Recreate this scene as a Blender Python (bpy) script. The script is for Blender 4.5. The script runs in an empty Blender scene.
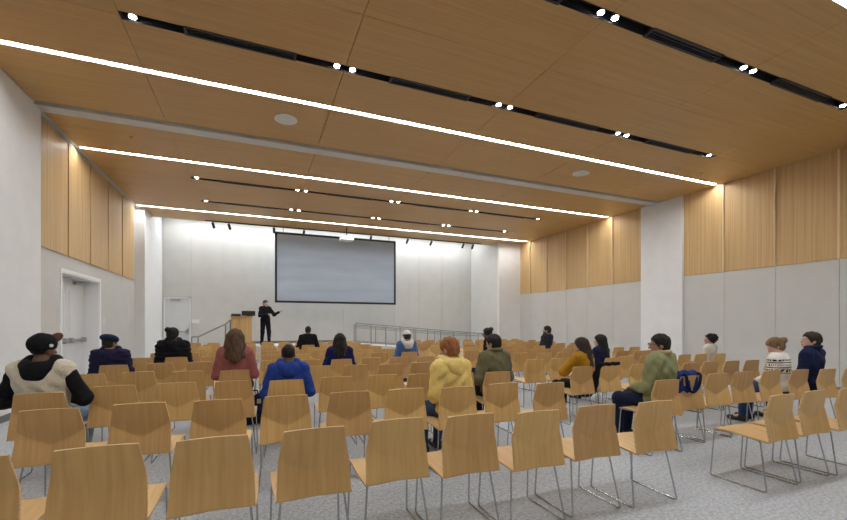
import bpy, math, random
import numpy as np
from mathutils import Vector, Matrix
random.seed(7)
C = bpy.context.scene.collection
PI = math.pi
# ------------------------------------------------------------------ camera
H = 1.4
FPX, CXP, HYP = 408.0, 423.5, 324.0
YAW = math.atan(168.5 / FPX)
SN, CS = math.sin(YAW), math.cos(YAW)
cam_d = bpy.data.cameras.new('camera')
cam = bpy.data.objects.new('camera', cam_d)
C.objects.link(cam)
cam.location = (0, 0, H)
cam.rotation_euler = (PI / 2, 0, -YAW)
cam_d.sensor_width = 36
cam_d.lens = FPX / 847 * 36
cam_d.shift_y = (HYP - 260) / 847
cam_d.clip_start = 0.05
bpy.context.scene.camera = cam


def at(px, py, z):
    """floor-plan position of a point of known height seen at a pixel of the photograph"""
    d = FPX * (H - z) / (py - HYP)
    u = (px - CXP) / FPX
    return d * (SN + u * CS), d * (CS - u * SN)


# ------------------------------------------------------------------ materials
MATS = {}


def principled(name, col, rough=0.6, metal=0.0, spec=0.5):
    if name in MATS:
        return MATS[name]
    m = bpy.data.materials.new(name)
    m.use_nodes = True
    b = m.node_tree.nodes['Principled BSDF']
    b.inputs['Base Color'].default_value = (*col, 1)
    b.inputs['Roughness'].default_value = rough
    b.inputs['Metallic'].default_value = metal
    b.inputs['Specular IOR Level'].default_value = spec
    MATS[name] = m
    return m


def noisy(name, c1, c2, scale=(8, 8, 8), rough=0.6, metal=0.0, spec=0.4, detail=3, lo=0.35, hi=0.65, bump=0.0, rnd=0.0, rndv=0.0, coord='Object'):
    """two-tone procedural noise on object coordinates"""
    if name in MATS:
        return MATS[name]
    m = principled(name, c1, rough, metal, spec)
    nt = m.node_tree
    N, L = nt.nodes, nt.links
    b = N['Principled BSDF']
    tc = N.new('ShaderNodeTexCoord')
    mp = N.new('ShaderNodeMapping')
    mp.inputs['Scale'].default_value = scale
    L.new(tc.outputs[coord], mp.inputs['Vector'])
    no = N.new('ShaderNodeTexNoise')
    no.inputs['Scale'].default_value = 1.0
    no.inputs['Detail'].default_value = detail
    L.new(mp.outputs['Vector'], no.inputs['Vector'])
    rp = N.new('ShaderNodeValToRGB')
    rp.color_ramp.elements[0].position = lo
    rp.color_ramp.elements[1].position = hi
    rp.color_ramp.elements[0].color = (*c1, 1)
    rp.color_ramp.elements[1].color = (*c2, 1)
    L.new(no.outputs['Fac'], rp.inputs['Fac'])
    out = rp.outputs['Color']
    if rnd or rndv:
        oi = N.new('ShaderNodeObjectInfo')
        ad = N.new('ShaderNodeVectorMath')
        ad.operation = 'SCALE'
        cb = N.new('ShaderNodeCombineXYZ')
        for k in range(3):
            L.new(oi.outputs['Random'], cb.inputs[k])
        L.new(cb.outputs[0], ad.inputs[0])
        ad.inputs['Scale'].default_value = 37.0
        L.new(ad.outputs[0], mp.inputs['Location'])
        hs = N.new('ShaderNodeHueSaturation')
        mr = N.new('ShaderNodeMapRange')
        mr.inputs['To Min'].default_value = 1 - rndv
        mr.inputs['To Max'].default_value = 1 + rndv
        L.new(oi.outputs['Random'], mr.inputs['Value'])
        L.new(mr.outputs['Result'], hs.inputs['Value'])
        mr2 = N.new('ShaderNodeMapRange')
        mr2.inputs['To Min'].default_value = 0.5 - rnd
        mr2.inputs['To Max'].default_value = 0.5 + rnd
        L.new(oi.outputs['Random'], mr2.inputs['Value'])
        L.new(mr2.outputs['Result'], hs.inputs['Hue'])
        L.new(out, hs.inputs['Color'])
        out = hs.outputs['Color']
    L.new(out, b.inputs['Base Color'])
    if bump:
        bp = N.new('ShaderNodeBump')
        bp.inputs['Strength'].default_value = bump
        bp.inputs['Distance'].default_value = 0.01
        L.new(no.outputs['Fac'], bp.inputs['Height'])
        L.new(bp.outputs['Normal'], b.inputs['Normal'])
    return m


def emit(name, col, strength):
    m = principled(name, col, 0.5)
    b = m.node_tree.nodes['Principled BSDF']
    b.inputs['Emission Color'].default_value = (*col, 1)
    b.inputs['Emission Strength'].default_value = strength
    return m


M_CEIL = noisy('oak_veneer_ceiling', (.475, .285, .10), (.555, .34, .128), (.5, 22, 22), .45, detail=4, lo=.3, hi=.7)
M_WALLWOOD = noisy('oak_slat_wall', (.50, .315, .135), (.62, .42, .20), (26, 26, .35), .5, detail=3, lo=.32, hi=.68)
M_FIN = noisy('pale_maple_fin', (.74, .57, .34), (.82, .66, .43), (26, 26, .5), .5)
M_BACK = noisy('oak_ply_backrest', (.51, .30, .107), (.60, .375, .145), (42, 3, 2.2), .42, detail=4, lo=.3, hi=.7, rnd=.006, rndv=.12)
M_SEAT = noisy('oak_ply_seat', (.57, .365, .15), (.67, .445, .20), (42, 2.2, 3), .4, detail=4, lo=.3, hi=.7, rnd=.005, rndv=.08)
M_EDGE = noisy('ply_edge', (.52, .33, .15), (.70, .50, .27), (3, 3, 160), .5)
M_PODIUM = noisy('oak_podium', (.55, .36, .15), (.66, .45, .21), (30, 30, .7), .45)
M_PODTOP = noisy('oak_podium_top', (.42, .26, .11), (.5, .32, .15), (2, 30, 30), .4)
M_WHITE = noisy('white_paint', (.76, .765, .765), (.79, .795, .795), (3, 3, 3), .55)
M_WALLG = noisy('warm_grey_panel', (.555, .55, .525), (.58, .575, .55), (2, 2, 2), .6)
M_FRONTW = noisy('front_wall_panel', (.585, .58, .55), (.615, .61, .58), (2, 2, 2), .6)
M_GREYBEAM = noisy('grey_beam_paint', (.56, .56, .54), (.60, .60, .58), (3, 3, 3), .5)
M_DOOR = noisy('door_paint', (.66, .67, .68), (.69, .70, .71), (3, 3, 3), .45)
M_FRAME = principled('door_frame_paint', (.86, .87, .87), .4)
M_BASE = principled('baseboard_rubber', (.16, .165, .16), .6)
M_DARK = principled('black_metal', (.012, .012, .015), .45)
M_SLOT = principled('black_slot_lining', (.01, .01, .012), .7)
M_DIFF = principled('diffuser_black', (.016, .016, .019), .5)
M_STEEL = noisy('brushed_steel', (.42, .43, .44), (.5, .51, .52), (4, 4, 60), .35, metal=.9)
M_CHROME = principled('chrome_rod', (.50, .51, .53), .22, 1.0)
M_RAIL = noisy('satin_rail', (.30, .31, .31), (.36, .37, .37), (6, 6, 6), .4, metal=.8)
M_GREYSP = noisy('speaker_grille', (.62, .62, .60), (.68, .68, .66), (90, 90, 90), .6)
M_STRIP = emit('strip_diffuser', (.97, .985, 1.0), 46.0)
M_SPOT = emit('spot_lens', (1.0, .97, .92), 90.0)
M_COVE = emit('cove_tube', (.95, .98, 1.0), 44.0)
M_SCREEN = None
M_GLASS = principled('wired_glass', (.75, .78, .8), .15)
M_PLASTIC = principled('white_plastic', (.82, .82, .80), .4)


def floor_mat():
    m = principled('speckled_grey_floor', (.35, .36, .38), .55)
    N, L = m.node_tree.nodes, m.node_tree.links
    b = N['Principled BSDF']
    tc = N.new('ShaderNodeTexCoord')
    v = N.new('ShaderNodeTexVoronoi')
    v.inputs['Scale'].default_value = 55
    L.new(tc.outputs['Object'], v.inputs['Vector'])
    n = N.new('ShaderNodeTexNoise')
    n.inputs['Scale'].default_value = 38
    n.inputs['Detail'].default_value = 5
    L.new(tc.outputs['Object'], n.inputs['Vector'])
    rp = N.new('ShaderNodeValToRGB')
    e = rp.color_ramp.elements
    e[0].position, e[0].color = .33, (.31, .335, .37, 1)
    e[1].position, e[1].color = .66, (.55, .58, .615, 1)
    L.new(n.outputs['Fac'], rp.inputs['Fac'])
    mx = N.new('ShaderNodeMix')
    mx.data_type = 'RGBA'
    rp2 = N.new('ShaderNodeValToRGB')
    e = rp2.color_ramp.elements
    e[0].position, e[0].color = .14, (1, 1, 1, 1)
    e[1].position, e[1].color = .26, (0, 0, 0, 1)
    L.new(v.outputs['Distance'], rp2.inputs['Fac'])
    L.new(rp2.outputs['Color'], mx.inputs[0])
    L.new(rp.outputs['Color'], mx.inputs[6])
    mx.inputs[7].default_value = (.76, .77, .79, 1)
    L.new(mx.outputs[2], b.inputs['Base Color'])
    return m


M_FLOOR = floor_mat()


def screen_mat():
    m = principled('grey_projection_fabric', (.30, .36, .44), .75, spec=.2)
    N, L = m.node_tree.nodes, m.node_tree.links
    b = N['Principled BSDF']
    tc = N.new('ShaderNodeTexCoord')
    mp = N.new('ShaderNodeMapping')
    mp.inputs['Scale'].default_value = (.25, .25, 2.2)
    L.new(tc.outputs['Object'], mp.inputs['Vector'])
    n = N.new('ShaderNodeTexNoise')
    n.inputs['Scale'].default_value = 1.3
    L.new(mp.outputs[0], n.inputs['Vector'])
    rp = N.new('ShaderNodeValToRGB')
    e = rp.color_ramp.elements
    e[0].position, e[0].color = .35, (.40, .475, .59, 1)
    e[1].position, e[1].color = .65, (.46, .54, .655, 1)
    L.new(n.outputs['Fac'], rp.inputs['Fac'])
    L.new(rp.outputs['Color'], b.inputs['Base Color'])
    return m


M_SCREEN = screen_mat()


# ------------------------------------------------------------------ mesh helpers
class MB:
    def __init__(s):
        s.v, s.f, s.sm = [], [], []

    def add(s, vs, fs, smooth=False):
        o = len(s.v)
        s.v += [tuple(p) for p in vs]
        s.f += [tuple(o + i for i in f) for f in fs]
        s.sm += [smooth] * len(fs)

    def box(s, x0, x1, y0, y1, z0, z1):
        vs = [(x, y, z) for x in (x0, x1) for y in (y0, y1) for z in (z0, z1)]
        s.add(vs, [(0, 1, 3, 2), (4, 6, 7, 5), (0, 4, 5, 1), (2, 3, 7, 6), (0, 2, 6, 4), (1, 5, 7, 3)])
        return s

    def prism(s, pts, axis, a0, a1):
        """polygon extruded along an axis; pts are 2-D in the other two axes (cyclic order)"""
        n = len(pts)
        def mk(p, a):
            if axis == 'x': return (a, p[0], p[1])
            if axis == 'y': return (p[0], a, p[1])
            return (p[0], p[1], a)
        vs = [mk(p, a0) for p in pts] + [mk(p, a1) for p in pts]
        s.add(vs, [tuple(range(n))[::-1], tuple(range(n, 2 * n))] + [(i, (i + 1) % n, n + (i + 1) % n, n + i) for i in range(n)])
        return s

    def tube(s, pts, r, n=8, caps=True):
        pts = [Vector(p) for p in pts]
        rings = []
        up = Vector((0.013, 0.021, 1))
        prev = None
        for i, p in enumerate(pts):
            a = pts[max(i - 1, 0)]
            b = pts[min(i + 1, len(pts) - 1)]
            t = (b - a).normalized()
            if prev is None:
                ref = up if abs(t.dot(up.normalized())) < .9 else Vector((1, 0, 0))
                u = t.cross(ref).normalized()
            else:
                u = (prev - t * prev.dot(t)).normalized()
            prev = u
            w = t.cross(u)
            rr = r[i] if isinstance(r, (list, tuple)) else r
            rings.append([p + (u * math.cos(2 * PI * k / n) + w * math.sin(2 * PI * k / n)) * rr for k in range(n)])
        vs = [q for ring in rings for q in ring]
        fs = []
        for i in range(len(rings) - 1):
            for k in range(n):
                fs.append((i * n + k, i * n + (k + 1) % n, (i + 1) * n + (k + 1) % n, (i + 1) * n + k))
        s.add(vs, fs, True)
        if caps:
            s.add(rings[0], [tuple(range(n))[::-1]])
            s.add(rings[-1], [tuple(range(n))])
        return s

    def cyl(s, a, b, r, n=20, r2=None):
        return s.tube([a, b], [r, r if r2 is None else r2], n)

    def build(s, name, mat, parent=None, loc=None):
        me = bpy.data.meshes.new(name)
        me.from_pydata(s.v, [], s.f)
        me.polygons.foreach_set('use_smooth', s.sm)
        me.update()
        for m in (mat if isinstance(mat, (list, tuple)) else [mat]):
            me.materials.append(m)
        o = bpy.data.objects.new(name, me)
        C.objects.link(o)
        if parent is not None:
            o.parent = parent
        if loc is not None:
            o.location = loc
        return o


def fix_normals(o):
    import bmesh
    bm = bmesh.new()
    bm.from_mesh(o.data)
    bmesh.ops.recalc_face_normals(bm, faces=bm.faces)
    bm.to_mesh(o.data)
    bm.free()
    return o


def bevel(o, w=.004, seg=2):
    md = o.modifiers.new('bevel', 'BEVEL')
    md.width = w
    md.segments = seg
    md.limit_method = 'ANGLE'
    return o


def fillet(pts, r=.04, n=5):
    """round the corners of a polyline"""
    P = [Vector(p) for p in pts]
    out = [P[0]]
    for i in range(1, len(P) - 1):
        a, b, c = P[i - 1], P[i], P[i + 1]
        d1, d2 = (a - b), (c - b)
        rr = min(r, d1.length * .45, d2.length * .45)
        p, q = b + d1.normalized() * rr, b + d2.normalized() * rr
        for k in range(n + 1):
            t = k / n
            out.append(p * (1 - t) ** 2 + b * 2 * t * (1 - t) + q * t * t)
    out.append(P[-1])
    return out


def empty(name, label, cat, loc=(0, 0, 0), rz=0, group=None):
    o = bpy.data.objects.new(name, None)
    o.empty_display_size = .1
    C.objects.link(o)
    o.location = loc
    o.rotation_euler = (0, 0, rz)
    tag(o, label, cat, group)
    return o


def tag(o, label, cat, group=None):
    if label: o['label'] = label
    if cat: o['category'] = cat
    if group: o['group'] = group
    return o


def struct(mb, name, mat):
    o = mb.build(name, mat)
    o['kind'] = 'structure'
    return o


def copy_tree(o, parent=None):
    c = o.copy()
    C.objects.link(c)
    if parent is not None:
        c.parent = parent
    for ch in list(o.children):
        copy_tree(ch, c)
    return c


ORD = ['', 'first', 'second', 'third', 'fourth', 'fifth', 'sixth', 'seventh', 'eighth', 'ninth', 'tenth', 'eleventh', 'twelfth', 'thirteenth']

# ------------------------------------------------------------------ room
XL, XR, YB, YF, ZC = -3.42, 11.15, -4.0, 18.0, 5.0
ZW = 2.74           # bottom of the wood band
struct(MB().box(-4.2, 11.6, YB, 18.3, -.1, 0), 'floor', M_FLOOR)
struct(MB().box(-4.2, 11.6, YB - .15, YB, 0, 5.8), 'wall_back', M_WALLG)
struct(MB().box(-4.2, 11.6, YB, 18.3, 5.7, 5.8), 'ceiling_deck', M_WHITE)

# ceiling panels (veneer clouds with seams, slots and light strips left open)
XS = [-3.33, -1.46, 1.17, 3.82, 6.47, 9.12, 11.118]
STRIPS = [-1.95, 2.41, 6.87, 10.36, 14.75]  # first strip is unseen, added behind the camera as fill light
SLOTS = [-.65, 3.59, 5.74, 11.46, 13.5]
SEAMS = [.88, 4.66, 9.25, 12.5]
cuts = [(y, .055, 's') for y in STRIPS] + [(y, .075, 'k') for y in SLOTS] + [(y, .003, 'm') for y in SEAMS] + [(8.65, .2, 'b')]
cuts.sort()
mb = MB()
g = .004
for i in range(len(XS) - 1):
    xa, xb = XS[i] + g, XS[i + 1] - g
    y = YB
    for (yc, hw, kd) in cuts:
        if kd == 'k' and i in (0, 5):
            hw = .003
        mb.box(xa, xb, y, yc - hw, ZC, ZC + .04)
        y = yc + hw
    mb.box(xa, xb, y, 16.1, ZC, ZC + .04)
ceil = struct(mb, 'ceiling', M_CEIL)
# dark backing just above the panel joints
mb = MB()
y = YB
for (yc, hw, kd) in cuts:
    if kd in 'skb':
        mb.box(-3.33, 11.06, y, yc - hw - .012, ZC + .05, ZC + .07)
        y = yc + hw + .012
mb.box(-3.33, 11.06, y, 16.08, ZC + .05, ZC + .07)
struct(mb, 'ceiling_backing', M_SLOT)
# front edge of the ceiling cloud
struct(MB().box(-3.33, 11.06, 16.1, 16.13, ZC, ZC + .16), 'trim_1', M_CEIL)
# grey beam between the two ceiling clouds
struct(MB().box(-3.32, 11.06, 8.52, 8.78, ZC - .035, ZC + .25).box(-3.42, 11.15, 8.40, 8.90, ZC + .09, ZC + .3), 'trim_2', M_GREYBEAM)
# edge trim along the side walls
struct(MB().box(XL, -3.335, YB, 16.1, ZC + .03, ZC + .12), 'trim_3', M_GREYBEAM)
struct(MB().box(11.118, XR, YB, 16.1, ZC + .03, ZC + .12), 'trim_4', M_CEIL)

# left wall with its recessed double door
DY0, DY1, DZ = 9.85, 11.9, 2.40
mb = MB()
mb.box(XL - .35, XL, YB, DY0, 0, 5.7).box(XL - .35, XL, DY1, 15.0, 0, 5.7).box(XL - .35, XL, DY0, DY1, DZ, 5.7)
struct(mb, 'wall_left', M_WALLG)
# wood band of the left wall: sawtooth boards
def wood_band(side, y_edges, z0, z1):
    mb = MB()
    for a, b in zip(y_edges[:-1], y_edges[1:]):
        if side == 'left':
            pts = [(XL, a + .004), (XL, b - .004), (XL + .02, b - .004), (XL + .035, a + .004)]
        else:
            pts = [(XR, a + .003), (XR, b - .003), (XR - .03, b - .003), (XR - .03, a + .003)]
        mb.prism(pts, 'z', z0, z1)
    return mb
o = struct(wood_band('left', [8.9 + 1.18 * k for k in range(6)], ZW, 4.96), 'trim_5', M_WALLWOOD); fix_normals(o)
o = struct(wood_band('left', [1.2 + 1.2 * k for k in range(6)], ZW, 4.96), 'trim_6', M_WALLWOOD); fix_normals(o)
# columns and front jog on the left
struct(MB().box(XL - .01, -3.31, 7.15, 8.75, 0, 5.2), 'trim_7', M_WHITE)
struct(MB().box(-4.2, -3.16, 15.0, 15.9, 0, 5.7), 'trim_8', M_WHITE)
struct(MB().box(-4.2, -3.24, 15.9, 18.1, 0, 5.7), 'trim_9', M_WHITE)

# right wall
struct(MB().box(XR, XR + .3, YB, 15.95, 0, 5.7), 'wall_right', M_WALLG)
yr1 = [9.1] + [10.24 + 1.115 * k for k in range(5)] + [15.9]
yr0 = [7.79, 6.73, 5.61, 4.495, 3.38, 2.26, 1.14, .02, -1.1, -2.2, -3.4][::-1]
o = struct(wood_band('right', yr1, ZW, 5.06), 'trim_10', M_WALLWOOD); fix_normals(o)
o = struct(wood_band('right', yr0, ZW, 5.06), 'trim_11', M_WALLWOOD); fix_normals(o)
mb = MB()
for ys in (yr1, yr0):
    for a, b in zip(ys[:-1], ys[1:]):
        mb.box(XR - .03, XR, a + .004, b - .004, .1, ZW - .012)
struct(mb, 'trim_12', M_WALLG)
mb = MB()
for ys in (yr1[1:-1], yr0[1:-1]):
    for a in ys:
        mb.box(XR - .075, XR - .028, a - .012, a + .012, ZW - .005, 4.998)
struct(mb, 'trim_17', M_FIN)
struct(MB().box(11.03, XR + .01, 7.79, 9.1, 0, 4.99), 'trim_13', M_WHITE)
struct(MB().box(10.0, 10.82, 15.5, 18.1, 0, 5.7).box(10.8, 11.6, 15.9, 18.1, 0, 5.7), 'trim_14', M_WALLG)
struct(MB().box(9.97, 11.12, 15.42, 15.5, 0, 5.7), 'trim_15', M_WHITE)
mb = MB()
mb.box(XR - .045, XR - .03, 9.1, 15.9, 0, .1).box(XR - .045, XR - .03, YB, 7.79, 0, .1).box(11.018, 11.03, 7.79, 9.1, 0, .1)
struct(mb, 'baseboard_right', M_BASE)
mb = MB()
mb.box(XL, XL + .012, YB, 7.15, 0, .1).box(-3.31, -3.298, 7.15, 8.75, 0, .1).box(XL, XL + .012, 8.75, DY0 - .06, 0, .1).box(XL, XL + .012, DY1 + .06, 15, 0, .1)
struct(mb, 'baseboard_left', M_BASE)

# front wall with faint panel joints and a door opening
FDX0, FDX1, FDZ = -3.19, -2.29, 2.43
struct(MB().box(-4.2, 11.6, YF + .03, YF + .3, 0, 5.7), 'wall_front', M_FRONTW)
mb = MB()
xs = [-3.24, -3.2, -2.28, -1.2, 0.0, 1.2, 2.4, 3.6, 4.8, 6.0, 7.2, 8.4, 9.4, 10.0]
zs = [0, FDZ + .03, 2.95, 5.69]
for i in range(len(xs) - 1):
    for k in range(3):
        if i == 1 and k == 0:
            continue
        mb.box(xs[i] + .003, xs[i + 1] - .003, YF, YF + .03, zs[k] + .003, zs[k + 1] - .003)
struct(mb, 'trim_16', M_FRONTW)
# access panels in the front wall
def access_panel(x0, x1, z0, z1, label):
    t = empty('access_panel', label, 'wall panel', ((x0 + x1) / 2, YF, (z0 + z1) / 2))
    w, h = (x1 - x0) / 2, (z1 - z0) / 2
    MB().box(-w, w, -.006, 0, -h, h).build('panel', M_FRONTW, t)
    MB().box(-w - .015, -w, -.012, 0, -h, h).box(w, w + .015, -.012, 0, -h, h).box(-w - .015, w + .015, -.012, 0, h, h + .015).build('panel_frame', M_WALLG, t)
access_panel(.02, .55, .75, 3.35, 'tall pale access panel in the front wall left of the screen')
access_panel(6.15, 6.65, .75, 3.2, 'tall pale access panel in the front wall right of the screen')

# front door
def front_door():
    t = bpy.data.objects.new('door_1', None); C.objects.link(t); t['kind'] = 'structure'
    t.location = (0, YF, 0)
    MB().box(FDX0 + .05, FDX1 - .05, .01, .05, 0, FDZ - .05).build('door_leaf', M_DOOR, t)
    m = MB().box(FDX0, FDX0 + .05, -.02, .06, 0, FDZ).box(FDX1 - .05, FDX1, -.02, .06, 0, FDZ).box(FDX0, FDX1, -.02, .06, FDZ - .05, FDZ)
    m.build('door_frame', M_FRAME, t)
    MB().box(FDX0 + .22, FDX0 + .55, -.05, .01, FDZ - .14, FDZ - .06).build('door_closer', M_STEEL, t)
    m = MB().box(FDX0 + .1, FDX1 - .1, -.06, -.03, 1.08, 1.13).box(FDX1 - .16, FDX1 - .07, -.07, .01, 1.03, 1.2).box(FDX0 + .08, FDX0 + .13, -.05, .01, 1.06, 1.15)
    m.build('panic_bar', M_STEEL, t)
front_door()

def side_door():
    t = bpy.data.objects.new('door_2', None); C.objects.link(t); t['kind'] = 'structure'
    t.location = (XL, DY0, 0)
    W = DY1 - DY0
    XD = -.30
    MB().box(XD - .06, XD - .03, -.05, W + .05, 0, DZ + .05).build('door_backing', M_FRAME, t)
    MB().box(-.33, .0, .0, .02, 0, DZ).box(-.33, 0, W - .02, W, 0, DZ).box(-.33, 0, .02, W - .02, DZ - .02, DZ - .001).build('door_reveal', M_FRAME, t)
    m = MB().box(-.0, .015, -.07, 0, 0, DZ + .07).box(-.0, .015, W, W + .07, 0, DZ + .07).box(-.0, .015, 0, W, DZ, DZ + .07)
    m.build('door_frame', M_FRAME, t)
    for (a, b, sgn) in ((.022, W / 2 - .004, 1), (W / 2 + .004, W - .022, -1)):
        lf = MB().box(XD - .02, XD + .02, a, b, .01, DZ - .02).build('door_leaf', M_DOOR, t)
        lite = (a + .12, a + .20) if sgn < 0 else (b - .20, b - .12)
        MB().box(XD + .018, XD + .024, lite[0], lite[1], 1.25, 2.12).build('door_window', M_GLASS, lf)
        m = MB().box(XD + .06, XD + .09, a + .12, b - .12, 1.02, 1.07)
        for yy in (a + .1, b - .2):
            m.box(XD + .02, XD + .095, yy, yy + .1, .99, 1.1)
        m.build('panic_bar', M_STEEL, lf)
        m = MB().box(XD + .02, XD + .09, (a + b) / 2 - .16, (a + b) / 2 + .16, DZ - .13, DZ - .06)
        m.box(XD + .03, XD + .28, (a + b) / 2 + .02, (a + b) / 2 + .045, DZ - .06, DZ - .045)
        m.build('door_closer', M_STEEL, lf)
side_door()

# switch plates
t = empty('light_switch', 'small white switch plate beside the left wall double door', 'switch', (XL, 12.18, 1.45))
MB().box(0, .012, -.04, .04, -.07, .07).build('plate', M_PLASTIC, t)
MB().box(.012, .02, -.012, .012, -.03, .03).build('toggle', M_PLASTIC, t)
t = empty('wall_plate', 'wide white wall plate right of the front wall door', 'switch', (-2.12, YF, 1.5))
MB().box(-.13, .13, -.014, 0, -.075, .075).build('plate', M_PLASTIC, t)
MB().box(-.09, -.05, -.02, -.014, -.03, .03).box(.05, .09, -.02, -.014, -.03, .03).build('toggle', M_PLASTIC, t)

# ------------------------------------------------------------------ stage, ramp, stairs
SZ = .60
SX0, SX1, SY0 = -.95, 3.66, 15.75
struct(MB().box(SX0, SX1, SY0, YF, 0, SZ), 'floor_stage', M_FRONTW)
mb = MB()
mb.prism([(SX1, 0), (SX1, SZ), (9.6, .12), (9.95, .12), (9.95, 0)], 'y', 16.0, YF)
o = struct(mb, 'floor_ramp', M_FRONTW); fix_normals(o)
mb = MB()
for k in range(3):
    mb.box(SX0 - .32 * (3 - k), SX0, SY0 + .3, YF, 0, SZ * (k + 1) / 4)
struct(mb, 'floor_stairs', M_FRONTW)
struct(MB().box(SX0, SX1, YF - .012, YF, SZ, SZ + .1), 'baseboard_front', M_BASE)

def railing(name, label, pts, z_rail, r=.022, mid=True):
    """posts at pts (x,y,zfloor), top rail z_rail above the posts' feet"""
    p0 = pts[0]
    t = empty(name, label, 'railing', (p0[0], p0[1], p0[2]))
    rel = [(p[0] - p0[0], p[1] - p0[1], p[2] - p0[2]) for p in pts]
    MB().tube([(p[0], p[1], p[2] + z_rail) for p in rel], r, 8).build('top_rail', M_RAIL, t)
    MB().tube([(p[0], p[1], p[2] + .1) for p in rel], r * .8, 8).build('bottom_rail', M_RAIL, t)
    if mid:
        MB().tube([(p[0], p[1], p[2] + z_rail - .12) for p in rel], r * .7, 8).build('hand_rail', M_RAIL, t)
    for p in rel:
        MB().cyl((p[0], p[1], p[2]), (p[0], p[1], p[2] + z_rail), r * .9, 8).build('post', M_RAIL, t)
    return t

def ramp_z(x):
    return SZ if x <= SX1 else (SZ - (x - SX1) * .48 / 5.94 if x < 9.6 else .12)
def rail_pts(xs, y):
    return [(x, y, ramp_z(x)) for x in xs]
railing('ramp_railing', 'long grey metal railing along the near side of the ramp', rail_pts([3.72 + .62 * k for k in range(11)], 16.05), .84)
railing('ramp_railing', 'grey metal railing against the wall at the back of the ramp', rail_pts([4.05 + .97 * k for k in range(7)], 17.8), .80)
t = railing('stair_railing', 'short sloping metal handrail left of the podium', [(-2.05, 16.3, 0), (-1.85, 16.3, 0.0), (-.98, 16.3, SZ - .15), (-.82, 16.3, SZ)], .95, .03, False)
# lower landing post line is level: keep rail feet on the stairs

# ------------------------------------------------------------------ projection screen
SXL, SXR, SZB, SZT = .70, 5.55, 2.22, 4.93
SY = 16.55
t = empty('projection_screen', 'wide blue grey projection screen with black border hanging at front', 'screen', ((SXL + SXR) / 2, SY, SZB))
hw, hh = (SXR - SXL) / 2, SZT - SZB
MB().box(-hw + .07, hw - .07, -.01, .01, .07, hh - .07).build('screen_fabric', M_SCREEN, t)
m = MB().box(-hw, -hw + .08, -.02, .02, 0, hh).box(hw - .08, hw, -.02, .02, 0, hh).box(-hw, hw, -.02, .02, 0, .08).box(-hw, hw, -.02, .02, hh - .08, hh)
m.build('border', M_DARK, t)
m = MB()
for x in (-hw + .3, hw - .3):
    m.cyl((x, 0, hh), (x, 0, 5.7 - SZB), .012, 8)
m.build('hanger', M_DARK, t)

# projector on its ceiling mount
t = empty('projector', 'white projector hanging from the ceiling before the screen', 'projector', (3.17, 15.2, 4.60))
bevel(MB().box(-.24, .24, -.18, .18, -.09, .08).build('projector_body', M_PLASTIC, t), .02)
MB().cyl((0, .15, 0), (0, .2, 0), .045, 16).build('lens', M_DARK, t)
MB().cyl((0, 0, .07), (0, 0, .40), .022, 10).box(-.07, .07, -.07, .07, .07, .085).build('ceiling_mount', M_DARK, t)

# ------------------------------------------------------------------ podium with devices
PX0, PX1, PY0, PY1 = -.78, -.1, 15.98, 16.5
t = empty('podium', 'light oak speaker podium standing on the stage', 'lectern', ((PX0 + PX1) / 2, (PY0 + PY1) / 2, SZ))
w, d = (PX1 - PX0) / 2, (PY1 - PY0) / 2
bevel(MB().box(-w, -w + .24, -d, d, 0, 1.04).build('side_panel', M_PODIUM, t), .006)
bevel(MB().box(-w + .25, w, -d, d, 0, 1.04).build('front_panel', M_PODIUM, t), .006)
bevel(MB().box(-w - .03, w + .03, -d - .03, d + .03, 1.04, 1.08).build('top', M_PODTOP, t), .006)
t = empty('control_console', 'low black control console on the left of the podium', 'console', (PX0 + .15, 16.14, SZ + 1.08))
bevel(MB().prism([(-.12, 0), (.12, 0), (.12, .1), (-.12, .05)], 'x', -.16, .16).build('console_body', M_DARK, t), .006)
MB().box(-.13, .13, -.09, .05, .062, .07).build('button_panel', M_DIFF, t)
t = empty('monitor', 'black monitor standing at the right edge of the podium', 'monitor', (PX1 - .12, 16.27, SZ + 1.08))
MB().box(-.1, .1, -.08, .08, 0, .015).cyl((0, .02, .01), (0, .02, .06), .03, 10).build('stand', M_DARK, t)
bevel(MB().box(-.23, .23, 0, .04, .02, .20).build('housing', M_DARK, t), .006)
MB().box(-.21, .21, .04, .043, .035, .185).build('display', M_DIFF, t)

# ------------------------------------------------------------------ ceiling lights and fittings
SNAME = ['strip light behind the camera', 'nearest', 'second nearest', 'third nearest', 'farthest']
lab = {0: 'unseen white strip light added in the ceiling behind the viewer', 1: 'long white strip light at the top right corner of the ceiling',
       2: 'longest white strip light crossing the ceiling from left edge to right wall',
       3: 'white strip light crossing the ceiling just past the grey beam', 4: 'white strip light nearest the screen at the front of ceiling'}
for i, y in enumerate(STRIPS):
    t = empty('linear_light', lab[i], 'ceiling light', (3.86, y, ZC), 0, 'strip lights across the ceiling')
    L2 = 7.17
    MB().box(-L2, L2, -.036, .036, .018, .026).build('diffuser', M_STRIP, t)
    MB().box(-L2 - .004, L2 + .004, -.054, -.045, 0, .04).box(-L2 - .004, L2 + .004, .045, .054, 0, .04).box(-L2, L2, -.054, .054, .03, .04).build('frame', M_GREYBEAM, t)

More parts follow.
